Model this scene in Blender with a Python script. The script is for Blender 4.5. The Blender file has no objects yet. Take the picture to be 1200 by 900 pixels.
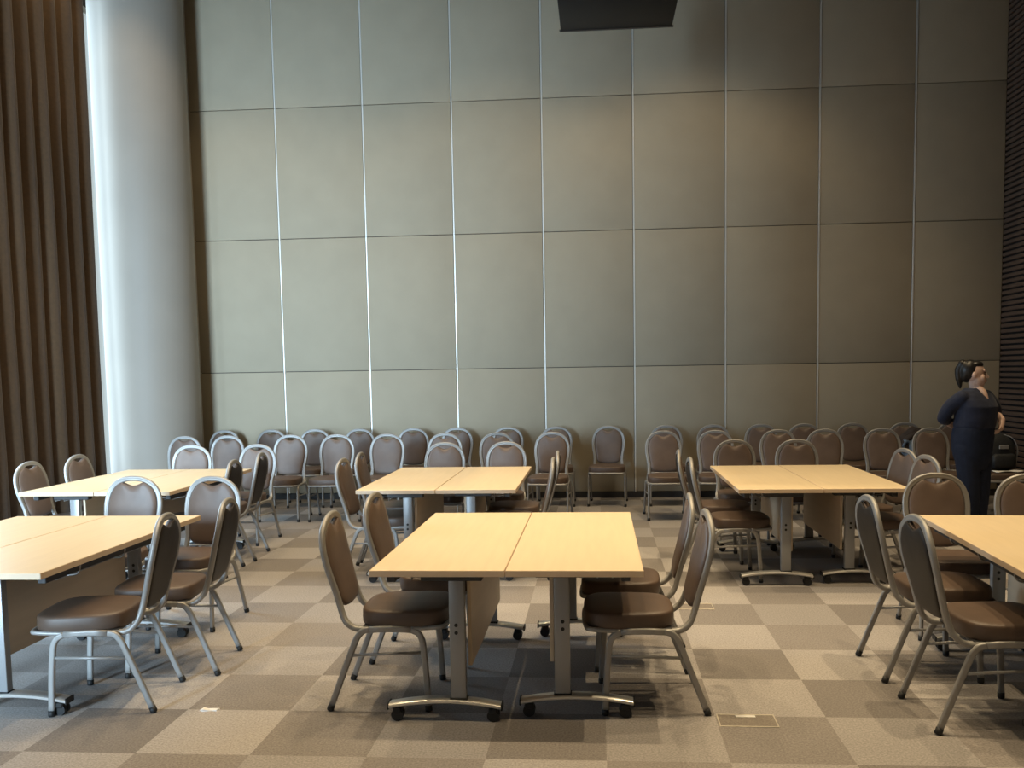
import bpy, bmesh, math, random
from mathutils import Vector, Matrix
random.seed(7)
SC = bpy.context.scene
COL = SC.collection
PI = math.pi

# ------------------------------------------------------------------ camera
F_PX, CX, CY = 1052.7, 622.0, 522.2
PITCH, YAW, ROLL, EYE = -0.0810, -0.0750, -0.0161, 1.5865
cp, sp, cy_, sy_, cr, sr = (math.cos(PITCH), math.sin(PITCH), math.cos(YAW), math.sin(YAW), math.cos(ROLL), math.sin(ROLL))
FW = Vector((sy_*cp, cy_*cp, sp)); R0 = Vector((cy_, -sy_, 0)); U0 = R0.cross(FW)
RT = cr*R0 + sr*U0; UP = -sr*R0 + cr*U0
cam_d = bpy.data.cameras.new('camera'); cam = bpy.data.objects.new('camera', cam_d); COL.objects.link(cam)
cam_d.sensor_fit = 'HORIZONTAL'; cam_d.sensor_width = 36.0; cam_d.lens = 36.0*F_PX/1200
cam_d.shift_x = -(CX-600)/1200; cam_d.shift_y = (CY-450)/1200
cam_d.clip_start = 0.05; cam_d.clip_end = 200
m3 = Matrix((RT, UP, -FW)).transposed()
cam.matrix_world = Matrix.Translation((0, 0, EYE)) @ m3.to_4x4()
SC.camera = cam

# ------------------------------------------------------------------ world, light, exposure
SC.view_settings.view_transform = 'Standard'; SC.view_settings.look = 'None'
SC.view_settings.gamma = 1.0; SC.view_settings.use_curve_mapping = False
SC.view_settings.exposure = 0.0
world = bpy.data.worlds.new('sky'); SC.world = world; world.use_nodes = True
bg = world.node_tree.nodes['Background']; bg.inputs[0].default_value = (0.72, 0.88, 1.0, 1); bg.inputs[1].default_value = 1.0

WALL_Y, RIGHT_X, LEFT_X, NEAR_X, FRONT_Y, LOBBY_Y, CEIL = 11.29, 4.85, -6.30, -5.62, -0.15, -4.0, 6.85

def area(name, loc, direction, sx, sy, power, color, spread=PI):
    l = bpy.data.lights.new(name, 'AREA'); l.shape = 'RECTANGLE'; l.size = sx; l.size_y = sy
    l.energy = power; l.color = color; l.spread = spread
    o = bpy.data.objects.new(name, l); COL.objects.link(o); o.location = loc
    o.rotation_euler = Vector(direction).to_track_quat('-Z', 'Y').to_euler()
    return o
def spot(name, loc, target, power, color, cone, blend, radius=0.06):
    l = bpy.data.lights.new(name, 'SPOT'); l.energy = power; l.color = color
    l.spot_size = math.radians(cone); l.spot_blend = blend; l.shadow_soft_size = radius
    o = bpy.data.objects.new(name, l); COL.objects.link(o); o.location = loc
    o.rotation_euler = (Vector(target)-Vector(loc)).to_track_quat('-Z', 'Y').to_euler()
    return o
DAY = (0.56, 0.79, 1.0)
WARM = (1.0, 0.77, 0.46)
# daylight: the big lobby window behind the camera on the left, seen through the wide opening in the front wall,
# and the leak past the curtain's far edge
area('daylight_window', (-4.65, LOBBY_Y+0.04, 2.15), (0, 1, 0), 2.9, 3.1, 3500, DAY)
area('side_fill_light', (NEAR_X-0.10, 6.93, 1.95), (1, 0, 0), 1.35, 3.1, 180, DAY)  # unseen side light, added to brighten the back-left floor
area('daylight_gap', (LEFT_X+0.06, 9.95, 3.2), (1, 0.1, 0), 1.9, 6.0, 150, DAY)
# warm ceiling downlights: a row washing the panelled wall, then rows over the tables, with unseen fill spots added for dim floor and chairs
for (x, y, p) in ((-4.9, 8.8, 70), (-3.7, 9.0, 60), (-1.3, 9.0, 100), (1.0, 9.0, 130), (3.1, 9.0, 16)):
    spot('wall_downlight', (x, y, CEIL-0.05), (x, y+0.55, 0), p, WARM, 106, 0.45, 0.05)
for (x, y, p) in ((-3.2, 4.6, 310), (-0.35, 4.6, 470), (2.5, 4.5, 580), (-1.1, 7.2, 380), (1.7, 7.2, 520), (-3.85, 7.2, 230), (-2.0, 6.0, 340), (3.4, 8.5, 190), (-2.5, 8.2, 130),
                  (-1.7, 2.4, 230), (1.5, 2.4, 380)):
    spot('table_or_fill_downlight', (x, y, CEIL-0.05), (x, y, 0), p, WARM, 80, 0.7, 0.05)

# ------------------------------------------------------------------ materials
def mat(name, color, rough=0.6, metal=0.0, noise=None, bump=None, spec=0.5, sheen=0.0, coat=0.0):
    """noise=(scale, amount[, stretch]) mottles the colour; bump=(scale, strength)"""
    m = bpy.data.materials.new(name); m.use_nodes = True
    nt = m.node_tree; b = nt.nodes['Principled BSDF']
    b.inputs['Base Color'].default_value = (*color, 1); b.inputs['Roughness'].default_value = rough
    b.inputs['Metallic'].default_value = metal; b.inputs['Specular IOR Level'].default_value = spec
    if sheen: b.inputs['Sheen Weight'].default_value = sheen
    if coat: b.inputs['Coat Weight'].default_value = coat
    tc = nt.nodes.new('ShaderNodeTexCoord')
    if noise:
        mp = nt.nodes.new('ShaderNodeMapping'); nt.links.new(tc.outputs['Object'], mp.inputs[0])
        if len(noise) > 2: mp.inputs['Scale'].default_value = noise[2]
        n = nt.nodes.new('ShaderNodeTexNoise'); n.inputs['Scale'].default_value = noise[0]; n.inputs['Detail'].default_value = 4
        nt.links.new(mp.outputs[0], n.inputs['Vector'])
        r = nt.nodes.new('ShaderNodeValToRGB')
        r.color_ramp.elements[0].position = 0.3; r.color_ramp.elements[1].position = 0.7
        r.color_ramp.elements[0].color = (*[c*(1-noise[1]) for c in color], 1)
        r.color_ramp.elements[1].color = (*[min(1, c*(1+noise[1])) for c in color], 1)
        nt.links.new(n.outputs['Fac'], r.inputs[0]); nt.links.new(r.outputs[0], b.inputs['Base Color'])
    if bump:
        n2 = nt.nodes.new('ShaderNodeTexNoise'); n2.inputs['Scale'].default_value = bump[0]; n2.inputs['Detail'].default_value = 3
        nt.links.new(tc.outputs['Object'], n2.inputs['Vector'])
        bp = nt.nodes.new('ShaderNodeBump'); bp.inputs['Strength'].default_value = bump[1]; bp.inputs['Distance'].default_value = 0.01
        nt.links.new(n2.outputs['Fac'], bp.inputs['Height']); nt.links.new(bp.outputs[0], b.inputs['Normal'])
    return m
M_PANEL = mat('wall_fabric', (0.40, 0.340, 0.245), 0.8, noise=(3, 0.03), bump=(400, 0.15))
M_BACKING = mat('wall_backing', (0.10, 0.09, 0.075), 0.9)
M_ALU = mat('aluminium_trim', (0.80, 0.78, 0.72), 0.4, 0.3)
M_BASE = mat('baseboard_dark', (0.035, 0.032, 0.03), 0.6)
M_CEIL = mat('ceiling_paint', (0.07, 0.065, 0.06), 0.9)
M_ROOM = mat('room_paint', (0.12, 0.10, 0.085), 0.9)
M_SLAT = mat('slat_wood', (0.115, 0.075, 0.055), 0.55, noise=(6, 0.2, (1, 1, 12)))
M_SLATBACK = mat('slat_backing', (0.012, 0.010, 0.009), 0.9)
M_CURTAIN = mat('curtain_fabric', (0.085, 0.046, 0.019), 0.8, noise=(30, 0.12), sheen=0.15, bump=(300, 0.1))
M_COLUMN = mat('column_paint', (0.31, 0.268, 0.220), 0.6, noise=(2, 0.03))
M_FRAME = mat('chair_frame_paint', (0.33, 0.32, 0.305), 0.45, 0.3)
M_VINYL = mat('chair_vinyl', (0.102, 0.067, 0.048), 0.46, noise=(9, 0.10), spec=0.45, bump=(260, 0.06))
M_VINYL_LIT = mat('chair_vinyl_lit', (0.150, 0.106, 0.083), 0.46, noise=(9, 0.10), spec=0.45, bump=(260, 0.06))  # seat vinyl again; extra light on the upright pads is in the colour
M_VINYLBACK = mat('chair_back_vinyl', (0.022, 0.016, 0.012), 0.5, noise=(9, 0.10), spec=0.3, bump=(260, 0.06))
M_RUBBER = mat('black_rubber', (0.012, 0.012, 0.012), 0.6)
M_TOP = mat('maple_laminate', (0.80, 0.64, 0.41), 0.38, noise=(3.0, 0.035, (9, 0.8, 1)))
M_EDGE = mat('edge_band', (0.72, 0.55, 0.38), 0.5)
M_MODESTY = mat('modesty_laminate', (0.62, 0.50, 0.36), 0.45, noise=(3.0, 0.035, (1, 0.8, 9)))
M_POST = mat('post_paint', (0.33, 0.335, 0.34), 0.42, 0.35)
M_FOOT = mat('foot_aluminium', (0.70, 0.69, 0.66), 0.32, 0.75)
M_STEEL = mat('dark_steel', (0.045, 0.045, 0.047), 0.5, 0.3)
M_WIRE = mat('wire_steel', (0.38, 0.38, 0.38), 0.35, 0.8)
M_BOX = mat('dark_grey_metal', (0.007, 0.008, 0.011), 0.5, 0.0, spec=0.15)
M_BRASS = mat('floor_box_trim', (0.66, 0.60, 0.50), 0.4, 0.4)
M_WHITE = mat('white_paper', (0.80, 0.78, 0.74), 0.7)
M_SKIN = mat('skin', (0.74, 0.51, 0.41), 0.5, noise=(40, 0.04))
M_LIP = mat('lips', (0.36, 0.12, 0.10), 0.45)
M_EYE = mat('eye_dark', (0.02, 0.013, 0.01), 0.2)
M_HAIR = mat('black_hair', (0.012, 0.010, 0.009), 0.42, noise=(60, 0.4, (1, 1, 0.1)))
M_NAVY = mat('navy_cloth', (0.012, 0.018, 0.046), 0.8, noise=(20, 0.15), bump=(14, 0.5), sheen=0.1)
M_NAVY2 = mat('navy_trouser_cloth', (0.010, 0.017, 0.042), 0.85, noise=(20, 0.15), bump=(10, 0.5))
M_SHOE = mat('black_shoe', (0.012, 0.012, 0.012), 0.4)
M_BAG = mat('bag_nylon', (0.022, 0.024, 0.026), 0.6, noise=(40, 0.2), bump=(60, 0.3))
M_BAGGREY = mat('bag_grey_trim', (0.30, 0.30, 0.30), 0.5)
M_JACKET = mat('jacket_cloth', (0.045, 0.035, 0.033), 0.85, noise=(15, 0.25), bump=(18, 0.8))
M_BLUE = mat('blue_denim', (0.16, 0.24, 0.38), 0.85, noise=(50, 0.15), bump=(20, 0.6))

def carpet():
    m = bpy.data.materials.new('carpet_tiles'); m.use_nodes = True; nt = m.node_tree; L = nt.links.new
    N = nt.nodes.new; b = nt.nodes['Principled BSDF']
    b.inputs['Roughness'].default_value = 0.95; b.inputs['Specular IOR Level'].default_value = 0.15
    tc = N('ShaderNodeTexCoord')
    mp = N('ShaderNodeMapping'); mp.inputs['Location'].default_value = (1.9774*2 + 41, -4.5675*2 + 40, 0.5); mp.inputs['Scale'].default_value = (2, 2, 0)
    L(tc.outputs['Object'], mp.inputs[0])
    ch = N('ShaderNodeTexChecker'); ch.inputs['Scale'].default_value = 1.0
    ch.inputs['Color1'].default_value = (0.350, 0.325, 0.308, 1); ch.inputs['Color2'].default_value = (0.240, 0.218, 0.203, 1)
    L(mp.outputs[0], ch.inputs['Vector'])
    fl = N('ShaderNodeVectorMath'); fl.operation = 'FLOOR'; L(mp.outputs[0], fl.inputs[0])
    wn = N('ShaderNodeTexWhiteNoise'); L(fl.outputs[0], wn.inputs['Vector'])
    mr = N('ShaderNodeMapRange'); mr.inputs['To Min'].default_value = 0.88; mr.inputs['To Max'].default_value = 1.12; L(wn.outputs['Value'], mr.inputs['Value'])
    ns = N('ShaderNodeTexNoise'); ns.inputs['Scale'].default_value = 110; ns.inputs['Detail'].default_value = 3; L(tc.outputs['Object'], ns.inputs['Vector'])
    mr2 = N('ShaderNodeMapRange'); mr2.inputs['From Min'].default_value = 0.3; mr2.inputs['From Max'].default_value = 0.7
    mr2.inputs['To Min'].default_value = 0.76; mr2.inputs['To Max'].default_value = 1.24; L(ns.outputs['Fac'], mr2.inputs['Value'])
    n3 = N('ShaderNodeTexNoise'); n3.inputs['Scale'].default_value = 1.3; n3.inputs['Detail'].default_value = 3; L(tc.outputs['Object'], n3.inputs['Vector'])
    mr3 = N('ShaderNodeMapRange'); mr3.inputs['To Min'].default_value = 0.9; mr3.inputs['To Max'].default_value = 1.1; L(n3.outputs['Fac'], mr3.inputs['Value'])
    mu = N('ShaderNodeMath'); mu.operation = 'MULTIPLY'; L(mr.outputs[0], mu.inputs[0]); L(mr2.outputs[0], mu.inputs[1])
    mu2 = N('ShaderNodeMath'); mu2.operation = 'MULTIPLY'; L(mu.outputs[0], mu2.inputs[0]); L(mr3.outputs[0], mu2.inputs[1])
    sc = N('ShaderNodeVectorMath'); sc.operation = 'SCALE'; L(ch.outputs['Color'], sc.inputs[0]); L(mu2.outputs[0], sc.inputs['Scale'])
    L(sc.outputs[0], b.inputs['Base Color'])
    bp = N('ShaderNodeBump'); bp.inputs['Strength'].default_value = 0.4; bp.inputs['Distance'].default_value = 0.004
    L(ns.outputs['Fac'], bp.inputs['Height']); L(bp.outputs[0], b.inputs['Normal'])
    return m
M_CARPET = carpet()

# ------------------------------------------------------------------ mesh helpers
def link(o, parent=None, loc=None, rz=None):
    COL.objects.link(o)
    if parent is not None: o.parent = parent
    if loc is not None: o.location = loc
    if rz is not None: o.rotation_euler = (0, 0, rz)
    return o
def build(name, bm, m, parent=None, smooth=False, angle=None, loc=None, rz=None):
    me = bpy.data.meshes.new(name)
    bmesh.ops.recalc_face_normals(bm, faces=bm.faces)
    if angle is not None:
        for e in bm.edges:
            e.smooth = not (len(e.link_faces) == 2 and e.calc_face_angle(0) > math.radians(angle))
        smooth = True
    for f in bm.faces: f.smooth = smooth
    bm.to_mesh(me); bm.free(); me.materials.append(m)
    return link(bpy.data.objects.new(name, me), parent, loc, rz)
def tag(o, label=None, cat=None, group=None, kind=None):
    if label: o['label'] = label
    if cat: o['category'] = cat
    if group: o['group'] = group
    if kind: o['kind'] = kind
    return o
def empty(name, loc=(0, 0, 0), rz=0.0):
    o = bpy.data.objects.new(name, None); o.empty_display_size = 0.1
    return link(o, None, loc, rz)
def copy_tree(o, parent=None):
    c = o.copy(); COL.objects.link(c)
    if parent is not None: c.parent = parent
    for ch in list(o.children): copy_tree(ch, c)
    return c
def box(bm, x0, x1, y0, y1, z0, z1, bevel=0.0, seg=2):
    r = bmesh.ops.create_cube(bm, size=1.0)
    vs = r['verts']
    for v in vs:
        v.co = Vector(((x0+x1)/2 + v.co.x*(x1-x0), (y0+y1)/2 + v.co.y*(y1-y0), (z0+z1)/2 + v.co.z*(z1-z0)))
    if bevel > 0:
        es = list({e for v in vs for e in v.link_edges})
        bmesh.ops.bevel(bm, geom=es, offset=bevel, segments=seg, affect='EDGES', profile=0.5)
    return bm
def B(): return bmesh.new()
def catmull(pts, n=6, closed=False):
    P = [Vector(p) for p in pts]; out = []
    N = len(P); rng = N if closed else N-1
    for i in range(rng):
        p0 = P[(i-1) % N] if (closed or i > 0) else P[0]*2-P[1]
        p1 = P[i]; p2 = P[(i+1) % N]
        p3 = P[(i+2) % N] if (closed or i+2 < N) else P[-1]*2-P[-2]
        for k in range(n):
            t = k/n
            out.append(0.5*((2*p1)+(p2-p0)*t+(2*p0-5*p1+4*p2-p3)*t*t+(3*p1-p0-3*p2+p3)*t**3))
    if not closed: out.append(P[-1].copy())
    return out
def circle_profile(r, n=10): return [(r*math.cos(2*PI*k/n), r*math.sin(2*PI*k/n)) for k in range(n)]
def grooved_profile(rn, rb, n=16, depth=0.28):
    out = []
    for k in range(n):
        a = 2*PI*k/n; d = 1-depth*math.exp(-((abs(math.sin(a))-1)/0.10)**2)
        out.append((rn*math.cos(a), rb*math.sin(a)*d))
    return out
def sweep(bm, path, prof, bvec=None, cap=True, scales=None, closed=False):
    P = [Vector(p) for p in path]; N = len(P); rings = []
    b = None
    for i in range(N):
        if closed: t = (P[(i+1) % N]-P[i-1])
        else: t = (P[min(i+1, N-1)]-P[max(i-1, 0)])
        t.normalize()
        if bvec is not None: bb = Vector(bvec[i] if isinstance(bvec, list) else bvec)
        else:
            if b is None:
                bb = Vector((0, 0, 1)) if abs(t.z) < 0.9 else Vector((1, 0, 0))
            else: bb = b
        bb = bb - t*bb.dot(t)
        bb.normalize(); b = bb
        n = b.cross(t)
        s = scales[i] if scales else 1.0
        rings.append([bm.verts.new(P[i]+n*(u*s)+b*(v*s)) for u, v in prof])
    K = len(prof)
    for i in range(N if closed else N-1):
        A, C = rings[i], rings[(i+1) % N]
        for k in range(K): bm.faces.new((A[k], A[(k+1) % K], C[(k+1) % K], C[k]))
    if cap and not closed:
        bm.faces.new(rings[0]); bm.faces.new(rings[-1][::-1])
    return bm
def tube(bm, path, r, n=10, **k): return sweep(bm, path, circle_profile(r, n), **k)
def loft(bm, rings, n=20, power=2.0, rot=0.0):
    """closed loft of (super)ellipses: (cx, cy, z, a, b)"""
    R = []
    for (cx, cy, z, a, b) in rings:
        ring = []
        for k in range(n):
            t = 2*PI*k/n; c, s = math.cos(t), math.sin(t)
            x = a*math.copysign(abs(c)**(2/power), c); y = b*math.copysign(abs(s)**(2/power), s)
            ring.append(bm.verts.new((cx+x*math.cos(rot)-y*math.sin(rot), cy+x*math.sin(rot)+y*math.cos(rot), z)))
        R.append(ring)
    for A, C in zip(R[:-1], R[1:]):
        for k in range(n): bm.faces.new((A[k], A[(k+1) % n], C[(k+1) % n], C[k]))
    bm.faces.new(R[0][::-1]); bm.faces.new(R[-1])
    return bm
def ball(bm, c, r, rot=None, seg=20):
    res = bmesh.ops.create_uvsphere(bm, u_segments=seg, v_segments=seg//2+2, radius=1.0)
    for v in res['verts']:
        p = Vector((v.co.x*r[0], v.co.y*r[1], v.co.z*r[2]))
        if rot is not None: p = rot @ p
        v.co = p+Vector(c)
    return bm
def remesh(bm, voxel, smooth=2):
    """fuse overlapping closed shapes into one continuous surface"""
    me = bpy.data.meshes.new('tmp'); bm.to_mesh(me); bm.free()
    o = bpy.data.objects.new('tmp', me); COL.objects.link(o)
    r = o.modifiers.new('r', 'REMESH'); r.mode = 'VOXEL'; r.voxel_size = voxel
    s = o.modifiers.new('s', 'SMOOTH'); s.iterations = smooth; s.factor = 0.5
    dg = bpy.context.evaluated_depsgraph_get()
    me2 = bpy.data.meshes.new_from_object(o.evaluated_get(dg))
    bpy.data.objects.remove(o)
    out = bmesh.new(); out.from_mesh(me2)
    return out

# ------------------------------------------------------------------ the room
def structure(name, bm, m, **k):
    return tag(build(name, bm, m, **k), kind='structure')
T = 0.2
structure('floor', box(B(), LEFT_X-T, RIGHT_X+T, LOBBY_Y-T, WALL_Y+T, -0.2, 0.0), M_CARPET)
structure('ceiling', box(B(), LEFT_X-T, RIGHT_X+T, LOBBY_Y-T, WALL_Y+T, CEIL, CEIL+0.2), M_CEIL)
bmf = B(); box(bmf, -3.6, RIGHT_X, FRONT_Y-0.2, FRONT_Y, 0, CEIL); box(bmf, NEAR_X, -3.6, FRONT_Y-0.2, FRONT_Y, 3.5, CEIL)
structure('wall_front', bmf, M_ROOM)
bmf = B(); box(bmf, -2.9, RIGHT_X, LOBBY_Y-T, LOBBY_Y, 0, CEIL); box(bmf, NEAR_X, -2.9, LOBBY_Y-T, LOBBY_Y, 4.0, CEIL)
structure('wall_lobby', bmf, M_ROOM)
bmw = B()
for xx in (-6.0+0.4, -4.25, -2.93): box(bmw, xx-0.03, xx+0.03, LOBBY_Y-0.12, LOBBY_Y-0.02, 0.0, 4.0)
for zz in (0.04, 2.4, 3.96): box(bmw, NEAR_X, -2.9, LOBBY_Y-0.12, LOBBY_Y-0.02, zz-0.04, zz+0.04)
structure('window_1', bmw, M_ALU)
wall = structure('wall_back', box(B(), LEFT_X-T, RIGHT_X+T, WALL_Y+0.03, WALL_Y+T, 0, CEIL), M_BACKING)
PW, SEAM0 = 1.1156, -4.000
zs = [0.075, 1.6455, 3.3205, 4.934, CEIL]
xs = [LEFT_X] + [SEAM0+PW*i for i in range(-1, 8)] + [RIGHT_X]
for i in range(len(xs)-1):
    for j in range(4):
        x0, x1 = xs[i]+(0.011 if i else 0), xs[i+1]-(0.011 if i < len(xs)-2 else 0)
        build('wall_panel', box(B(), x0, x1, WALL_Y, WALL_Y+0.03, zs[j]+0.004, zs[j+1]-0.004, 0.004, 2), M_PANEL, wall, angle=40)
for i in range(1, len(xs)-1):       # aluminium strip in every vertical joint, a dark shadow gap on its left
    build('joint_strip', box(B(), xs[i]-0.005, xs[i]+0.012, WALL_Y-0.006, WALL_Y+0.03, 0.075, CEIL, 0.002, 1), M_ALU, wall)
structure('baseboard_back', box(B(), LEFT_X, RIGHT_X, WALL_Y-0.004, WALL_Y+0.03, 0, 0.072, 0.003), M_BASE)
# slatted timber wall on the right
wr = structure('wall_right', box(B(), RIGHT_X+0.03, RIGHT_X+T, LOBBY_Y-T, WALL_Y+0.03, 0, CEIL), M_SLATBACK)
z = 0.02
while z < CEIL-0.05:
    s_ = build('slat', box(B(), RIGHT_X, RIGHT_X+0.03, FRONT_Y, WALL_Y, z, z+0.042, 0.004, 1), M_SLAT, wr)
    z += 0.065
# left: window wall, with the curtain hanging in front of its far half
bml = B(); box(bml, NEAR_X-T, NEAR_X, LOBBY_Y-T, 6.2, 0, CEIL); box(bml, NEAR_X-T, NEAR_X, 6.2, 7.65, 3.6, CEIL); box(bml, NEAR_X-T, NEAR_X, 6.2, 7.65, 0, 0.3); box(bml, NEAR_X-T, NEAR_X, 7.65, 7.72, 0, CEIL)
structure('wall_left', bml, M_ROOM)  # its window opening is added, out of view, to admit the side light
bmw = B()
for yy in (6.22, 7.63): box(bmw, NEAR_X-0.19, NEAR_X-0.12, yy-0.025, yy+0.025, 0.3, 3.6)
for zz in (0.325, 3.575): box(bmw, NEAR_X-0.19, NEAR_X-0.12, 6.2, 7.65, zz-0.025, zz+0.025)
structure('fill_window', bmw, M_ALU)  # frame for the unseen window added to carry the side light
structure('trim_1', box(B(), LEFT_X-T, LEFT_X, 7.72, WALL_Y+0.03, 6.2, CEIL), M_ROOM)
bmw = B()
for yy in (7.75, 9.2, 11.23): box(bmw, LEFT_X-0.1, LEFT_X, yy-0.03, yy+0.03, 0.0, 6.2)
for zz in (0.04, 6.16): box(bmw, LEFT_X-0.1, LEFT_X, 7.72, WALL_Y, zz-0.04, zz+0.04)
structure('window_2', bmw, M_ALU)
# round column in the back left corner
COLX, COLY, COLR = -5.450, 10.73, 0.534
bmc = B(); loft(bmc, [(COLX, COLY, zz, COLR, COLR) for zz in (0, 0.002, 2, 4, CEIL-0.001)], n=72)
structure('column', bmc, M_COLUMN, angle=40)

# curtain: deep soft folds hung on a rail
bmk = B(); Y0, Y1, NY = 7.74, 9.99, 340
cols = []
for i in range(NY+1):
    t = i/NY; y = Y0+(Y1-Y0)*t
    ph = (t*9.0) % 1.0
    off = 0.085*abs(math.sin(PI*ph))**0.75 + 0.012*math.sin(t*23)
    cols.append([bmk.verts.new((-5.72+off+0.010*math.sin(zz*0.9+t*9), y+0.015*math.sin(zz*0.7+t*5), zz)) for zz in (0.03, 0.8, 1.8, 3.0, 4.2, 5.4, 6.4, 6.7)])
for A, C in zip(cols[:-1], cols[1:]):
    for k in range(7): bmk.faces.new((A[k], C[k], C[k+1], A[k+1]))
cur = build('curtain', bmk, M_CURTAIN, smooth=True)
sol = cur.modifiers.new('thickness', 'SOLIDIFY'); sol.thickness = 0.012
tag(cur, 'tall dark brown pleated curtain hanging left of the round column', 'curtain')
build('curtain_rail', box(B(), -5.76, -5.64, 7.73, 10.0, 6.69, CEIL-0.002), M_STEEL, cur)

# dark box hanging from the ceiling
hb = empty('ceiling_box', (0.19, 7.5, 4.5)); tag(hb, 'dark grey box hanging high in front of the panelled wall', 'ceiling box')
build('housing', box(B(), -0.475, 0.475, -0.47, 0.47, 0, 0.42, 0.012, 2), M_BOX, hb, angle=40)
build('rim', box(B(), -0.485, 0.485, 0.455, 0.48, -0.004, 0.012, 0.002, 1), M_STEEL, hb)
for sx in (-0.36, 0.36):
    for sy in (-0.36, 0.36):
        bmr = B(); tube(bmr, [(sx, sy, 0.41), (sx, sy, CEIL-4.5)], 0.012); build('hanging_rod', bmr, M_STEEL, hb, smooth=True)

# ------------------------------------------------------------------ chair
BACK = [(0.30, 0.392), (0.22, 0.388), (0.15, 0.386), (0.115, 0.394), (0.088, 0.414), (0.067, 0.445), (0.048, 0.505), (0.028, 0.580),
        (0.008, 0.655), (-0.008, 0.720), (-0.020, 0.780), (-0.026, 0.840), (-0.025, 0.880), (-0.022, 0.908)]
def back_s(z):
    pts = BACK[5:]
    if z <= pts[0][1]: return pts[0][0]
    for (s0, z0), (s1, z1) in zip(pts[:-1], pts[1:]):
        if z <= z1: return s0+(s1-s0)*(z-z0)/(z1-z0)
    return pts[-1][0]
LOOPW = [(0.445, 0.170), (0.505, 0.163), (0.560, 0.165), (0.610, 0.173), (0.660, 0.181), (0.710, 0.1845), (0.755, 0.182),
         (0.800, 0.172), (0.840, 0.152), (0.872, 0.122), (0.893, 0.086), (0.905, 0.045), (0.908, 0.0)]
S0 = 0.24
def chair_proto():
    root = empty('banquet_chair')
    # seat cushion: rounded trapezoid, domed
    bm = B(); n = 48; rings = []
    def outline(k):
        t = 2*PI*k/n; c, s = math.cos(t), math.sin(t)
        p = 3.6
        x = math.copysign(abs(c)**(2/p), c); y = math.copysign(abs(s)**(2/p), s)
        wdt = 0.213+0.010*y
        return x*wdt, 0.352-S0+y*0.212
    for (sc, zz) in ((0.93, 0.400), (0.985, 0.402), (1.0, 0.410), (1.005, 0.435), (1.0, 0.462), (0.988, 0.470), (0.962, 0.475), (0.85, 0.479), (0.6, 0.483), (0.3, 0.485)):
        ring = []
        for k in range(n):
            x, y = outline(k); yc = 0.352-S0
            ring.append(bm.verts.new((x*sc, yc+(y-yc)*sc, zz)))
        rings.append(ring)
    for A, C in zip(rings[:-1], rings[1:]):
        for k in range(n): bm.faces.new((A[k], A[(k+1) % n], C[(k+1) % n], C[k]))
    bm.faces.new(rings[0][::-1]); bm.faces.new(rings[-1])
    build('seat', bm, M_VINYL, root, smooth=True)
    bm = B(); box(bm, -0.185, 0.185, 0.16-S0, 0.545-S0, 0.386, 0.401, 0.004, 1); build('seat_board', bm, M_STEEL, root)
    # back frame loop
    half = [(0.180, s, z) for s, z in BACK[:5]] + [(w, back_s(z), z) for z, w in LOOPW]
    pts = [(-x, s-S0, z) for x, s, z in half] + [(x, s-S0, z) for x, s, z in half[-2::-1]]
    path = catmull(pts, 5)
    side = []
    for i, p in enumerate(path):
        a, c = path[max(i-1, 0)], path[min(i+1, len(path)-1)]
        if p.z < 0.45:
            t = Vector((0, c.y-a.y, c.z-a.z)); t.normalize()
            if i > len(path)/2: t = -t
            side.append(Vector((0, t.z, -t.y)))
        else:
            ds = back_s(p.z+0.02)-back_s(p.z-0.02); t = Vector((0, ds, 0.04)); t.normalize()
            side.append(Vector((0, t.z, -t.y)))
    bm = B(); sweep(bm, path, grooved_profile(0.0180, 0.0160, 20, 0.30), bvec=side); build('back_frame', bm, M_FRAME, root, smooth=True)
    # backrest pad
    outl = []
    Wp = catmull([(w-0.0180 if w > 0.02 else 0.0, 0, z-(0.0 if w > 0.13 else 0.012*(1-w/0.13))) for z, w in LOOPW], 8)
    Wp = [(max(p.x, 0), p.z) for p in Wp]
    zb = 0.478
    right = [(x, z) for x, z in Wp if z > zb+0.05]
    prof = []
    x_b = right[0][0]
    for k in range(9):           # rounded bottom corner
        a = PI/2*k/8
        prof.append(((x_b-0.06)+0.06*math.sin(a)-0.0, zb+0.055-0.055*math.cos(a)))
    prof = [(0.0, zb-0.006), (x_b*0.35, zb-0.005)] + prof + right
    fin = []
    for x, z in prof:            # hand hole: the pad's top edge dips in the middle
        if z > 0.83 and x < 0.095:
            z = min(z, 0.893-0.030*(math.cos(PI*x/0.095)*0.5+0.5)**0.8-0.004)
        fin.append((x, z))
    outl = fin + [(-x, z) for x, z in fin[-2:0:-1]]
    plain = prof + [(-x, z) for x, z in prof[-2:0:-1]]
    zc = 0.685; K = len(outl)
    def ring(bm, r, yoff):
        out = []
        t = min(1, max(0, (r-0.72)/0.28)); t = t*t*(3-2*t)
        for (x, z0), (_, z1) in zip(outl, plain):
            z = z0*t+z1*(1-t)
            xx, zz = x*r, zc+(z-zc)*r
            out.append(bm.verts.new((xx, back_s(zz)-S0+yoff, zz)))
        return out
    def shell(bm, spec, cap_y):
        R = [ring(bm, a, b) for a, b in spec]
        for A, C in zip(R[:-1], R[1:]):
            for k in range(K): bm.faces.new((A[k], A[(k+1) % K], C[(k+1) % K], C[k]))
        for rr, yo in cap_y:
            rr = R[rr]; c = bm.verts.new((0, back_s(zc)-S0+yo, zc))
            for k in range(K): bm.faces.new((rr[k], rr[(k+1) % K], c))
        return bm
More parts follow.
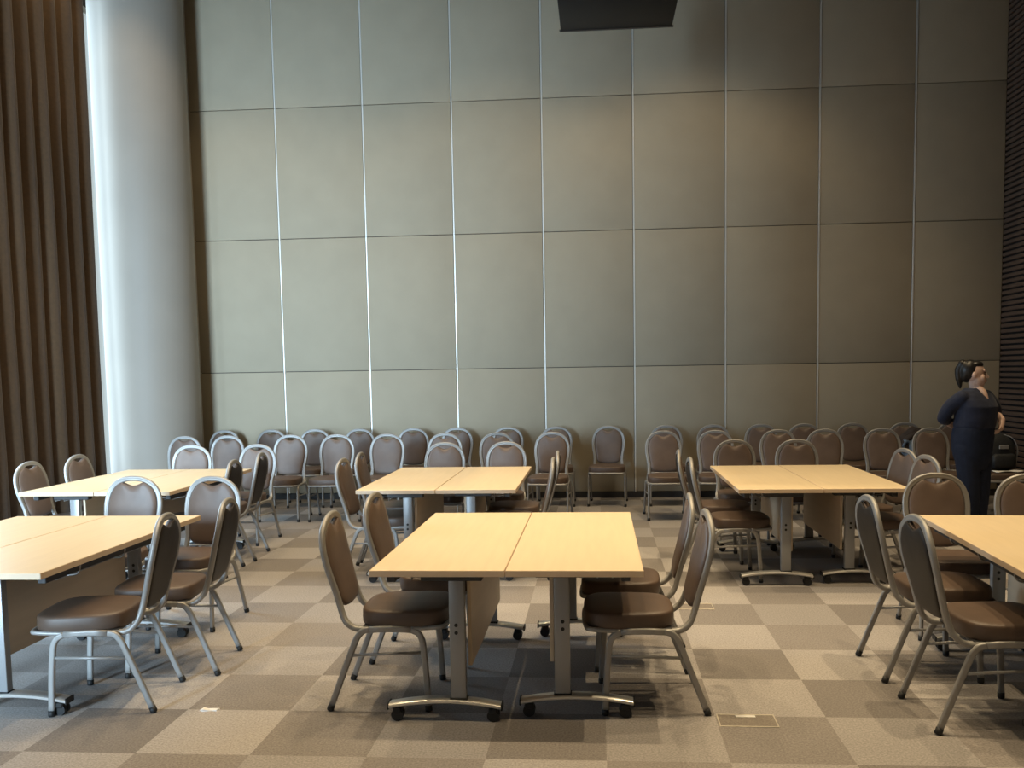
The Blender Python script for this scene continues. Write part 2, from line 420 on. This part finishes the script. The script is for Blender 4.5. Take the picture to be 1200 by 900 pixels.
    pad = build('backrest', shell(B(), [(0.3, -0.008), (0.6, -0.008), (0.9, -0.008), (0.985, -0.007), (1.0, -0.002), (1.0, 0.006), (0.985, 0.014), (0.95, 0.020), (0.85, 0.026), (0.6, 0.031), (0.30, 0.033)], ((0, -0.008), (-1, 0.033))), M_VINYL_LIT, root, smooth=True)
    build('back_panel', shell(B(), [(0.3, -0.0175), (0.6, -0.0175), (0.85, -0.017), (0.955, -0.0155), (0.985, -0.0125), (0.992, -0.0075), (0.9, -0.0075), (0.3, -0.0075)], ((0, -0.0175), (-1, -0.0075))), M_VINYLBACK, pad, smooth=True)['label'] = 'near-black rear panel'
    # legs, rails, stretchers
    gp = grooved_profile(0.0155, 0.0135, 16, 0.30)
    rear = [(0.006, 0.016), (0.070, 0.180), (0.128, 0.325), (0.147, 0.362), (0.170, 0.384), (0.200, 0.391)]
    front = [(0.474, 0.016), (0.466, 0.180), (0.456, 0.300), (0.449, 0.345), (0.432, 0.375), (0.400, 0.391)]
    for sx in (-1, 1):
        def side_x(z): return sx*(0.2165-0.004*z/0.39)
        for pl in (rear, front):
            path = catmull([(side_x(z), s-S0, z) for s, z in pl], 5)
            bm = B(); sweep(bm, path, gp, bvec=(1, 0, 0)); lg = build('leg', bm, M_FRAME, root, smooth=True)
            p0 = path[0]; d = (path[1]-path[0]).normalized()
            bm = B(); tube(bm, [p0-d*0.0145, p0-d*0.012, p0+d*0.014], 0.0165, 12, scales=[0.85, 1, 1]); build('foot_cap', bm, M_RUBBER, lg, smooth=True)
        bm = B(); sweep(bm, [(side_x(0.391), s-S0, 0.391+0.004*math.sin(PI*(s-0.2)/0.2)) for s in (0.200, 0.25, 0.30, 0.35, 0.400)], gp, bvec=(1, 0, 0)); build('seat_rail', bm, M_FRAME, root, smooth=True)
        bm = B(); tube(bm, [(side_x(0.27), 0.105-S0, 0.268), (side_x(0.28), 0.458-S0, 0.282)], 0.0075, 8); build('stretcher', bm, M_FRAME, root, smooth=True)
    path = catmull([(-0.210, 0.40-S0, 0.396), (-0.206, 0.47-S0, 0.398), (-0.200, 0.535-S0, 0.402), (-0.180, 0.554-S0, 0.402), (-0.10, 0.561-S0, 0.402), (0, 0.563-S0, 0.402), (0.10, 0.561-S0, 0.402), (0.180, 0.554-S0, 0.402), (0.200, 0.535-S0, 0.402), (0.206, 0.47-S0, 0.398), (0.210, 0.40-S0, 0.396)], 4)
    bm = B(); tube(bm, path, 0.0115, 8); build('front_rail', bm, M_FRAME, root, smooth=True)
    return root
CHAIR = chair_proto(); CHAIR_USED = [False]
def chair(x, y, facing, label, group, jit=0.0):
    """x, y = where the top of the backrest stands; facing = angle of the forward direction, degrees from +x"""
    a = math.radians(facing+jit)
    o = copy_tree(CHAIR) if CHAIR_USED[0] else CHAIR
    CHAIR_USED[0] = True
    fwd = Vector((math.cos(a), math.sin(a), 0))
    o.location = Vector((x, y, 0))+fwd*(S0+0.022)
    o.rotation_euler = (0, 0, a-PI/2)
    tag(o, label, 'chair', group)
    return o

# ------------------------------------------------------------------ table (one half of each pair)
TL, TW, TH = 1.63, 0.60, 0.73
def table_proto():
    """m=+1: the seam to its partner lies on +x, the modesty panel hangs on that side"""
    root = empty('training_table')
    top = build('tabletop', box(B(), -TW/2+0.003, TW/2-0.003, -TL/2+0.003, TL/2-0.003, TH-0.028, TH, 0.0015, 1), M_TOP, root)
    bm = B(); e = 0.003
    for x0, x1, y0, y1 in ((-TW/2+0.0005, -TW/2+e, -TL/2+0.0005, TL/2-0.0005), (TW/2-e, TW/2-0.0005, -TL/2+0.0005, TL/2-0.0005), (-TW/2+e, TW/2-e, -TL/2+0.0005, -TL/2+e), (-TW/2+e, TW/2-e, TL/2-e, TL/2-0.0005)):
        box(bm, x0, x1, y0, y1, TH-0.0285, TH-0.0008, 0.0008, 1)
    build('edge_band', bm, M_EDGE, top)
    px = 0.065
    for yl in (-TL/2+0.15, TL/2-0.22):
        post = build('post', box(B(), px-0.036, px+0.036, yl-0.022, yl+0.022, 0.108, 0.66, 0.006, 2), M_POST, root, angle=40)
        build('collar', box(B(), px-0.041, px+0.041, yl-0.027, yl+0.027, 0.096, 0.112, 0.003, 1), M_RUBBER, post)
        for zz in (0.415, 0.450):
            bm = B(); tube(bm, [(px-0.004, yl-0.0245, zz), (px-0.004, yl+0.0245, zz)], 0.0085, 12); build('bolt', bm, M_RUBBER, post)
        br = build('bracket', box(B(), px-0.16, px+0.12, yl-0.03, yl+0.03, 0.655, 0.702, 0.004, 1), M_STEEL, root)
        # arched foot bar
        path = [(u*0.262, yl, 0.070+0.026*(1-u*u)) for u in [k/10-1 for k in range(21)]]
        bm = B(); sweep(bm, path, [(0.013*math.copysign(abs(math.cos(a))**0.6, math.cos(a)), 0.034*math.copysign(abs(math.sin(a))**0.8, math.sin(a))) for a in [2*PI*k/14 for k in range(14)]], bvec=(0, 1, 0))
        foot = build('foot', bm, M_FOOT, root, angle=50)
        for sx in (-1, 1):
            bm = B(); box(bm, sx*0.262-0.004, sx*0.262+0.004, yl-0.034, yl+0.034, 0.056, 0.085, 0.002, 1); build('end_cap', bm, M_RUBBER, foot)
            bm = B()
            for dy in (-0.014, 0.014):
                loft_ring = [(sx*0.222-0.0+0.028*math.cos(2*PI*k/18), 0.0285+0.028*math.sin(2*PI*k/18)) for k in range(18)]
                A = [bm.verts.new((u, yl+dy-0.010, v)) for u, v in loft_ring]; C = [bm.verts.new((u, yl+dy+0.010, v)) for u, v in loft_ring]
                for k in range(18): bm.faces.new((A[k], A[(k+1) % 18], C[(k+1) % 18], C[k]))
                bm.faces.new(A); bm.faces.new(C[::-1])
            box(bm, sx*0.222-0.020, sx*0.222+0.020, yl-0.028, yl+0.028, 0.036, 0.066, 0.006, 1)
            tube(bm, [(sx*0.222, yl, 0.03), (sx*0.222, yl, 0.080)], 0.008, 8)
            build('caster', bm, M_RUBBER, foot, angle=40)
    for xx in (px-0.03, px-0.13):
        build('beam', box(B(), xx-0.02, xx+0.02, -TL/2+0.15, TL/2-0.22, 0.660, 0.702, 0.003, 1), M_STEEL, root)
    build('edge_rail', box(B(), -0.245, -0.205, -TL/2+0.10, TL/2-0.12, 0.655, 0.7015, 0.003, 1), M_STEEL, root)
    build('modesty_panel', box(B(), px+0.040, px+0.058, -TL/2+0.185, TL/2-0.25, 0.245, 0.650, 0.002, 1), M_MODESTY, root)
    bm = B()
    for yy in (-0.45, 0.0, 0.42):
        tube(bm, catmull([(px-0.05, yy, 0.70), (px-0.06, yy, 0.655), (px-0.10, yy, 0.632), (-0.18, yy, 0.632), (-0.235, yy, 0.645), (-0.25, yy, 0.70)], 4), 0.0045, 8)
    for xx in (-0.03, -0.10, -0.17):
        tube(bm, [(xx, -0.55, 0.628), (xx, 0.50, 0.628)], 0.004, 8)
    build('wire_shelf', bm, M_WIRE, root, smooth=True)
    return root
TABLE = table_proto(); TUSED = [False]
def table(x, y, rz, label, group):
    o = copy_tree(TABLE) if TUSED[0] else TABLE
    TUSED[0] = True
    o.location = (x, y, 0); o.rotation_euler = (0, 0, rz)
    tag(o, label, 'table', group)
def pair(xs_, y0, rz, who):
    """seam position, near edge"""
    c, s = math.cos(rz), math.sin(rz)
    for k in (-1, 1):
        lx, ly = k*(TW/2+0.0015), TL/2
        x = xs_+lx*c-ly*s; y = y0+lx*s+ly*c
        side = 'left' if k < 0 else 'right'
        table(x, y, rz+(0 if k < 0 else PI), 'maple-topped folding table on grey casters, %s half of the %s' % (side, who), 'folding tables pushed together in pairs')
def pair2(xs_, y0, rz, who):
    pair(xs_, y0, rz, who)
pair(-0.41, 3.83, 0.0, 'pair nearest the camera')
pair(-1.21, 6.545, 0.0, 'middle pair behind the nearest one')
pair(1.60, 6.47, 0.0, 'pair before the right wall chairs')
pair(-3.845, 6.54, 0.0, 'pair nearest the column')
pair(-3.085, 3.77, 0.0, 'pair cut by the left edge')
pair(2.345, 3.64, -math.radians(3.5), 'pair cut by the right edge')

# ------------------------------------------------------------------ chairs round the tables
GT = 'brown chairs around the tables'
E_, W_, S_ = 0, 180, -90
def ch(x, y, f, label, jit=0): chair(x, y, f, label, GT, jit)
ch(-1.31, 4.29, E_, 'near brown chair left of the nearest table pair', 1)
ch(-1.27, 4.98, E_, 'far brown chair left of the nearest table pair', -3)
ch(0.51, 4.29, W_, 'near brown chair right of the nearest table pair', 2)
ch(0.49, 4.86, W_, 'far brown chair right of the nearest table pair', -2)
ch(-2.05, 7.07, E_, 'near chair on the left side of the middle table pair', -2)
ch(-2.05, 7.61, E_, 'far chair on the left side of the middle table pair', 2)
ch(-1.49, 8.64, S_, 'left chair at the far end of the middle table pair', 3)
ch(-0.89, 8.67, S_, 'right chair at the far end of the middle table pair', -3)
ch(-0.35, 6.98, W_, 'near edge-on chair right of the middle table pair', -1)
ch(-0.34, 7.56, W_, 'far edge-on chair right of the middle table pair', 1)
ch(0.67, 7.56, E_, 'far chair on the left side of the right back table pair', -2)
ch(0.70, 6.90, E_, 'near chair on the left side of the right back table pair', 1)
ch(1.29, 8.62, S_, 'left chair at the far end of the right back table pair', 2)
ch(1.86, 8.57, S_, 'right chair at the far end of the right back table pair', -2)
ch(2.49, 7.50, W_, 'far chair right of the right back table pair, facing it', 14)
ch(2.46, 6.92, W_, 'near chair right of the right back table pair, facing it', 12)
ch(-4.68, 7.05, E_, 'near chair between the curtain and the table pair by the column', -3)
ch(-4.63, 7.66, E_, 'far chair between the curtain and the table pair by the column', -3)
ch(-2.94, 7.03, W_, 'near dark-backed chair right of the table pair by the column', 4)
ch(-2.96, 7.68, W_, 'far dark-backed chair right of the table pair by the column', 6)
ch(-4.03, 8.63, S_, 'left chair at the far end of the table pair by the column', 3)
ch(-3.37, 8.66, S_, 'right chair at the far end of the table pair by the column', -6)
ch(-2.13, 4.24, W_, 'near dark-backed chair at the table pair cut by the left edge', 8)
ch(-2.04, 4.77, W_, 'far dark-backed chair at the table pair cut by the left edge', 7)
ch(-3.18, 5.90, S_, 'left chair at the far end of the left edge table pair', 2)
ch(-2.60, 5.86, S_, 'right chair at the far end of the left edge table pair', -4)
ch(1.40, 4.75, E_, 'far chair left of the table pair cut by the right edge', 1)
ch(1.42, 4.10, E_, 'near chair left of the table pair cut by the right edge', 2)
ch(2.10, 5.74, S_, 'whole brown chair at the far end of the right edge tables', -3)
ch(2.62, 5.66, S_, 'cropped brown chair at the far end of the right edge tables', -3)

# ------------------------------------------------------------------ chairs along the back wall
ORD = ['first', 'second', 'third', 'fourth', 'fifth', 'sixth', 'seventh', 'eighth', 'ninth', 'tenth', 'eleventh', 'twelfth', 'thirteenth', 'fourteenth', 'fifteenth', 'sixteenth', 'seventeenth']
chair(-4.735, 9.97, S_, 'pale grey-lit chair in front of the round column, leftmost by the wall', 'chairs standing along the back wall', 0)
R1 = [-4.71, -4.10, -3.54, -2.97, -2.29, -1.74, -1.11, -0.51, 0.13, 0.83, 1.40, 1.97, 2.48, 3.05, 3.66, 4.22]
for i, x in enumerate(R1):
    lab = {8: 'lone chair against the wall with no chair before it', 14: 'wall chair with a dark jacket and blue cloth on it',
           15: 'rightmost chair against the wall, mostly behind the standing person'}.get(i, '%s chair from the column in the row against the back wall' % ORD[i])
    chair(x, 11.02, S_, lab, 'chairs standing along the back wall', random.uniform(-4, 4))
R2 = [-4.24, -3.50, -2.96, -2.38, -1.72, -1.13, -0.51, 0.72, 1.29, 1.97, 2.47, 3.08, 3.59, 4.14]
for i, x in enumerate(R2):
    lab = '%s chair from the left in the second row before the wall' % ORD[i]
    if i == 13: lab = 'chair holding the black backpack, by the slatted wall'
    chair(x, 10.0, S_, lab, 'chairs in the second row before the wall', 0 if i in (0, 13) else random.uniform(-4, 4))

# ------------------------------------------------------------------ person
def person():
    root = empty('person', (3.42, 8.5, 0)); root.scale = (0.97, 0.97, 0.97); tag(root, 'person with black ponytail in navy top and trousers standing by the slatted wall', 'person')
    YB = math.radians(32); YH = math.radians(72)
    Rb = Matrix.Rotation(YB, 3, 'Z'); Rh = Matrix.Rotation(YH, 3, 'Z')
    def rb(p): return Rb @ Vector(p)
    HC = Vector((0.012, 0.0, 1.560))           # head centre
    def rh(p): return HC + Rh @ Vector(p)
    def torso(bm, g=0.0, lo=0, hi=99):
        rings = [(0.0, 0.01, 0.80, 0.175, 0.150), (0, 0.015, 0.86, 0.195, 0.165), (0, 0.015, 0.93, 0.200, 0.168), (0, 0.0, 1.02, 0.192, 0.160), (0, -0.012, 1.10, 0.186, 0.158),
                 (0, -0.015, 1.18, 0.186, 0.152), (0, -0.02, 1.25, 0.188, 0.150), (0, -0.008, 1.31, 0.186, 0.128), (0, 0.005, 1.36, 0.165, 0.100), (0, 0.010, 1.395, 0.115, 0.075), (0, 0.012, 1.42, 0.068, 0.060)]
        rr = [(0.02+rb((x, y, 0)).x, rb((x, y, 0)).y, z, a+g, b+g) for x, y, z, a, b in rings if lo <= z <= hi]
        loft(bm, rr, 28, 2.2, YB)
    SR, ER, WR = Vector((-0.150, -0.085, 1.335)), Vector((-0.248, 0.030, 1.150)), Vector((-0.120, 0.165, 1.060))
    SL, EL, WL = Vector((0.175, 0.085, 1.335)), Vector((0.262, 0.120, 1.165)), Vector((0.258, -0.040, 1.125))
    def limb(bm, pts, rad):
        path = catmull(pts, 5); n = len(path); rs = []
        for i in range(n):
            t = i/(n-1)*(len(rad)-1); k = min(int(t), len(rad)-2); rs.append(rad[k]+(rad[k+1]-rad[k])*(t-k))
        sweep(bm, path, circle_profile(1.0, 14), scales=rs)
        for p, r in ((path[0], rs[0]), (path[-1], rs[-1])): ball(bm, p, (r, r, r), seg=14)
    def hand(bm, w, d, out, th):
        """palm and five curled fingers; d = pointing direction, out = away from the palm face"""
        d = d.normalized(); out = (out-d*out.dot(d)).normalized(); sdir = d.cross(out)*th
        limb(bm, [w, w+d*0.04, w+d*0.085], [0.024, 0.030, 0.028])
        ball(bm, w+d*0.055, (0.030, 0.030, 0.030))
        for k in range(4):
            off = sdir*(0.027-0.018*k); ln = (0.066, 0.074, 0.069, 0.054)[k]
            b0 = w+d*0.082+off
            limb(bm, [b0, b0+d*ln*0.45-out*0.006, b0+d*ln*0.78-out*0.022, b0+d*ln*0.92-out*0.040], [0.0095, 0.009, 0.0082, 0.007])
        t0 = w+d*0.025+sdir*0.026
        limb(bm, [t0, t0+d*0.028+sdir*0.020, t0+d*0.058+sdir*0.024-out*0.006], [0.012, 0.0105, 0.0085])
    bm = B(); torso(bm, -0.014)
    limb(bm, [(0.025, 0.01, 1.36), (0.022, 0.008, 1.42), (0.012, 0.005, 1.49)], [0.064, 0.052, 0.051])
    # head
    ball(bm, rh((0, 0.008, 0.015)), (0.076, 0.096, 0.100), Rh, 28)
    ball(bm, rh((0, -0.030, -0.055)), (0.062, 0.066, 0.070), Rh)
    ball(bm, rh((0, -0.068, -0.098)), (0.026, 0.022, 0.022), Rh)
    for sx in (-1, 1):
        ball(bm, rh((sx*0.036, -0.066, -0.040)), (0.028, 0.026, 0.030), Rh)
        ball(bm, rh((sx*0.078, 0.006, -0.015)), (0.010, 0.018, 0.030), Rh)
        ball(bm, rh((sx*0.032, -0.086, 0.028)), (0.026, 0.010, 0.007), Rh)
    limb(bm, [rh((0, -0.090, 0.012)), rh((0, -0.102, -0.012)), rh((0, -0.114, -0.034))], [0.008, 0.010, 0.0135])
    for sx in (-1, 1): ball(bm, rh((sx*0.012, -0.104, -0.036)), (0.009, 0.009, 0.008), Rh)
    ball(bm, rh((0, -0.094, -0.064)), (0.022, 0.012, 0.006), Rh); ball(bm, rh((0, -0.091, -0.075)), (0.019, 0.012, 0.007), Rh)
    # arms and hands
    limb(bm, [SR, (SR+ER)/2+Vector((-0.015, 0, 0.01)), ER], [0.046, 0.046, 0.044]); limb(bm, [ER, (ER+WR)/2, WR], [0.044, 0.039, 0.027])
    limb(bm, [SL, (SL+EL)/2+Vector((0.015, 0, 0.01)), EL], [0.046, 0.046, 0.044]); limb(bm, [EL, (EL+WL)/2, WL], [0.044, 0.039, 0.028])
    hand(bm, WR, Vector((0.9, 0.15, -0.25)), Vector((0, 1, 0.1)), 1)
    hand(bm, WL, Vector((-0.28, -0.30, -0.80)), Vector((0.9, -0.25, 0.1)), -1)
    # legs
    LEG = []
    for sx in (-1, 1):
        h = rb((sx*0.090, 0.01, 0.86))+Vector((0.02, 0, 0)); k = rb((sx*0.072, -0.005, 0.47))+Vector((0.035, 0, 0)); a = rb((sx*0.062, 0.02, 0.09))+Vector((0.05, 0, 0))
        LEG.append((h, k, a))
        limb(bm, [h, (h+k)/2, k], [0.088, 0.074, 0.056]); limb(bm, [k, k*0.65+a*0.35+rb((0, 0.012, 0)), a], [0.056, 0.054, 0.036])
        ball(bm, a+rb((0, -0.05, -0.045)), (0.035, 0.09, 0.03), Rb)
    # the V of skin left open by the neckline
    vp = [rb((0, 0.012, 1.44)), rb((0, -0.075, 1.385)), rb((0, -0.122, 1.325))]
    limb(bm, [p+Vector((0.024, 0, 0)) for p in vp], [0.048, 0.036, 0.016])
    body = build('body', remesh(bm, 0.0055, 2), M_SKIN, root, smooth=True)
    # face details
    bm = B()
    for sx in (-1, 1):
        ball(bm, rh((sx*0.031, -0.087, 0.008)), (0.014, 0.007, 0.005), Rh, 12)
    build('eyes', bm, M_EYE, body, smooth=True)
    bm = B()
    for sx in (-1, 1):
        limb(bm, [rh((sx*0.012, -0.097, 0.034)), rh((sx*0.030, -0.096, 0.040)), rh((sx*0.048, -0.083, 0.033))], [0.0035, 0.004, 0.002])
    build('eyebrows', bm, M_HAIR, body, smooth=True)
    bm = B(); ball(bm, rh((0, -0.099, -0.0645)), (0.021, 0.009, 0.005), Rh, 14); ball(bm, rh((0, -0.097, -0.0735)), (0.018, 0.009, 0.006), Rh, 14)
    build('lips', bm, M_LIP, body, smooth=True)
    # hair: combed back into a ponytail
    bm = B()
    ball(bm, rh((0, 0.040, 0.030)), (0.084, 0.088, 0.103), Rh, 28)
    ball(bm, rh((0, -0.010, 0.082)), (0.066, 0.066, 0.040), Rh)
    ball(bm, rh((0, 0.066, 0.0)), (0.068, 0.058, 0.085), Rh)
    ball(bm, rh((0, 0.104, 0.090)), (0.042, 0.040, 0.044), Rh)
    limb(bm, [rh((0, 0.108, 0.090)), rh((0.006, 0.132, 0.035)), rh((0.008, 0.128, -0.05)), rh((0.004, 0.118, -0.125))], [0.034, 0.038, 0.034, 0.014])
    build('hair', remesh(bm, 0.006, 3), M_HAIR, root, smooth=True)
    # top
    bm = B()
    rings = [(0.0, 0.0, 1.030, 0.186, 0.156), (0, -0.004, 1.075, 0.197, 0.168), (0, -0.012, 1.13, 0.198, 0.171), (0, -0.015, 1.19, 0.200, 0.168), (0, -0.022, 1.25, 0.203, 0.166), (0, -0.008, 1.31, 0.203, 0.142), (0, 0.005, 1.36, 0.190, 0.115), (0, 0.012, 1.40, 0.140, 0.088), (0, 0.02, 1.424, 0.080, 0.070)]
    loft(bm, [(0.02+rb((x, y, 0)).x, rb((x, y, 0)).y, z, a, b) for x, y, z, a, b in rings], 32, 2.2, YB)
    limb(bm, [SR+Vector((0.02, 0, 0)), (SR+ER)/2+Vector((-0.012, 0, 0.01)), ER, ER*0.72+WR*0.28], [0.072, 0.066, 0.060, 0.055])
    limb(bm, [SL+Vector((-0.02, 0, 0)), (SL+EL)/2+Vector((0.012, 0, 0.01)), EL+Vector((0, 0, 0.005))], [0.072, 0.064, 0.058])
    build('shirt', remesh(bm, 0.007, 3), M_NAVY, root, smooth=True)
    # trousers
    bm = B()
    rings = [(0, 0.005, 0.66, 0.135, 0.115), (0, 0.01, 0.74, 0.165, 0.142), (0, 0.012, 0.80, 0.182, 0.158), (0.0, 0.015, 0.86, 0.190, 0.165), (0, 0.015, 0.93, 0.198, 0.170), (0, 0.005, 1.02, 0.198, 0.170), (0, 0.0, 1.062, 0.193, 0.163)]
    loft(bm, [(0.02+rb((x, y, 0)).x, rb((x, y, 0)).y, z, a, b) for x, y, z, a, b in rings], 32, 2.2, YB)
    for h, k, a in LEG:
        limb(bm, [h, (h+k)/2, k, (k+a)/2, a+Vector((0, 0, 0.0))], [0.112, 0.106, 0.092, 0.083, 0.074])
    build('trousers', remesh(bm, 0.008, 8), M_NAVY2, root, smooth=True)
    for h, k, a in LEG:
        bm = B(); ball(bm, a+rb((0, -0.055, -0.046)), (0.046, 0.125, 0.040), Rb); ball(bm, a+rb((0, 0.01, -0.030)), (0.044, 0.055, 0.055), Rb)
        box(bm, a.x-0.03, a.x+0.03, a.y-0.05, a.y+0.05, 0.002, 0.03)
        build('shoe', remesh(bm, 0.006, 2), M_SHOE, root, smooth=True)
person()

# ------------------------------------------------------------------ things on the chairs
bp = empty('backpack', (4.22, 9.79, 0.486), math.radians(8)); tag(bp, 'black backpack standing on a chair beside the standing person', 'backpack')
bm = B(); loft(bm, [(0, 0, 0.0, 0.13, 0.07), (0, 0, 0.012, 0.165, 0.09), (0, 0, 0.15, 0.17, 0.095), (0, 0.01, 0.27, 0.16, 0.085), (0, 0.02, 0.35, 0.13, 0.065), (0, 0.03, 0.385, 0.07, 0.03)], 28, 3.2); build('bag_body', bm, M_BAG, bp, smooth=True)
bm = B(); loft(bm, [(0, -0.095, 0.02, 0.10, 0.02), (0, -0.10, 0.03, 0.125, 0.035), (0, -0.10, 0.15, 0.125, 0.035), (0, -0.095, 0.175, 0.10, 0.02)], 24, 3.5); build('front_pocket', bm, M_BAG, bp, smooth=True)
build('patch', box(B(), -0.05, 0.05, -0.100, -0.082, 0.225, 0.265, 0.004, 1), M_BAGGREY, bp)
bm = B(); tube(bm, catmull([(-0.04, 0.03, 0.37), (-0.035, 0.035, 0.42), (0.035, 0.035, 0.42), (0.04, 0.03, 0.37)], 5), 0.009, 8); build('handle', bm, M_BAG, bp, smooth=True)
bm = B(); sweep(bm, catmull([(0.05, 0.0, 0.375), (0.12, -0.05, 0.33), (0.165, -0.06, 0.22), (0.172, -0.03, 0.08)], 6), [(0.003, 0.022), (-0.003, 0.022), (-0.003, -0.022), (0.003, -0.022)], bvec=(0.3, 1, 0.2)); build('shoulder_strap', bm, M_BAGGREY, bp)
bm = B()
rows = [[bm.verts.new((0.30*(i/12-0.5), 0.10*(j/4-0.5), 0.004+0.010*math.sin(i*0.35+j*0.3)**2)) for j in range(5)] for i in range(13)]
for A, C in zip(rows[:-1], rows[1:]):
    for k in range(4): bm.faces.new((A[k], C[k], C[k+1], A[k+1]))
pp = build('paper', bm, M_WHITE, None, smooth=True, loc=(4.22, 9.56, 0.486), rz=0.15)
pp.modifiers.new('thickness', 'SOLIDIFY').thickness = 0.003
tag(pp, 'crumpled white paper on the chair seat before the black backpack', 'paper')

jk = empty('jacket', (3.66, 10.895, 0.0)); tag(jk, 'dark jacket heaped against a wall chair backrest beside the person', 'jacket')
bm = B()
loft(bm, [(0, -0.10, 0.49, 0.15, 0.08), (0.02, -0.09, 0.56, 0.165, 0.09), (0.02, -0.05, 0.66, 0.15, 0.075), (0.03, -0.02, 0.76, 0.14, 0.06), (0.06, -0.01, 0.83, 0.11, 0.05), (0.08, 0.0, 0.865, 0.05, 0.03)], 26, 2.3)
for v in bm.verts: v.co += Vector((0.012*math.sin(v.co.z*34+v.co.x*20), 0.012*math.sin(v.co.x*45+v.co.z*11), 0.01*math.sin(v.co.x*28)))
build('cloth', bm, M_JACKET, jk, smooth=True)
bm = B(); limb_path = catmull([(0.10, -0.09, 0.80), (0.0, -0.13, 0.775), (-0.07, -0.14, 0.72), (-0.08, -0.16, 0.60)], 6)
sweep(bm, limb_path, circle_profile(0.038, 12)); build('sleeve', bm, M_JACKET, jk, smooth=True)
bm = B()
rows = []
for i in range(9):
    t = i/8
    rows.append([bm.verts.new((-0.10+0.17*t+0.01*math.sin(j*1.7), -0.185-0.02*math.sin(t*9+j*0.6)-0.01*j/5, 0.74-0.20*j/8-0.02*t)) for j in range(9)])
for A, C in zip(rows[:-1], rows[1:]):
    for k in range(8): bm.faces.new((A[k], C[k], C[k+1], A[k+1]))
bl = build('blue_cloth', bm, M_BLUE, None, smooth=True, loc=(3.64, 10.90, 0))
bl.modifiers.new('thickness', 'SOLIDIFY').thickness = 0.012
tag(bl, 'pale blue cloth draped over the dark jacket on a wall chair', 'cloth')

# ------------------------------------------------------------------ floor boxes, scrap, wall switch
def floor_box(x, y, w, d, label, tab):
    r = empty('floor_box', (x, y, 0.0)); tag(r, label, 'floor box', 'socket boxes set in the carpet')
    bm = B(); t = 0.006
    for a in ((-w/2, w/2, -d/2, -d/2+t), (-w/2, w/2, d/2-t, d/2), (-w/2, -w/2+t, -d/2+t, d/2-t), (w/2-t, w/2, -d/2+t, d/2-t)): box(bm, *a, 0.0, 0.004, 0.001, 1)
    build('frame', bm, M_BRASS, r)
    build('carpet_lid', box(B(), -w/2+t, w/2-t, -d/2+t, d/2-t, 0.0002, 0.002), M_CARPETLID, r)
    if tab: build('lifting_tab', box(B(), -0.045, 0.045, d/2-0.034, d/2-0.012, 0.0015, 0.004, 0.001, 1), M_WHITE, r)
M_CARPETLID = mat('carpet_lid', (0.225, 0.195, 0.165), 0.95, noise=(110, 0.2))
floor_box(0.660, 4.01, 0.262, 0.145, 'floor box with white tab in front of the right near chair', True)
floor_box(0.64, 6.00, 0.24, 0.15, 'floor box outlined in the carpet behind the right near chairs', False)
bm = B()
pts = [(-0.045, -0.012), (-0.02, -0.020), (0.01, -0.010), (0.04, -0.014), (0.05, 0.006), (0.02, 0.016), (-0.01, 0.010), (-0.035, 0.014)]
lo = [bm.verts.new((x, y, 0.0)) for x, y in pts]; hi = [bm.verts.new((x*0.94, y*0.9, 0.006+0.004*math.sin(i*2.1))) for i, (x, y) in enumerate(pts)]
bm.faces.new(lo[::-1]); bm.faces.new(hi)
for k in range(8): bm.faces.new((lo[k], lo[(k+1) % 8], hi[(k+1) % 8], hi[k]))
tag(build('paper_scrap', bm, M_WHITE, None, smooth=False, loc=(-1.868, 4.06, 0.0)), 'torn white paper scrap lying on the carpet left of the nearest table', 'paper')
sw = empty('wall_switch', (RIGHT_X, 10.50, 1.06)); tag(sw, 'small white switch on the dark slatted wall', 'switch')
build('plate', box(B(), -0.014, 0.0, -0.045, 0.045, -0.06, 0.06, 0.004, 2), M_WHITE, sw, angle=40)
build('rocker', box(B(), -0.019, -0.012, -0.018, 0.018, -0.03, 0.03, 0.003, 1), M_WHITE, sw)
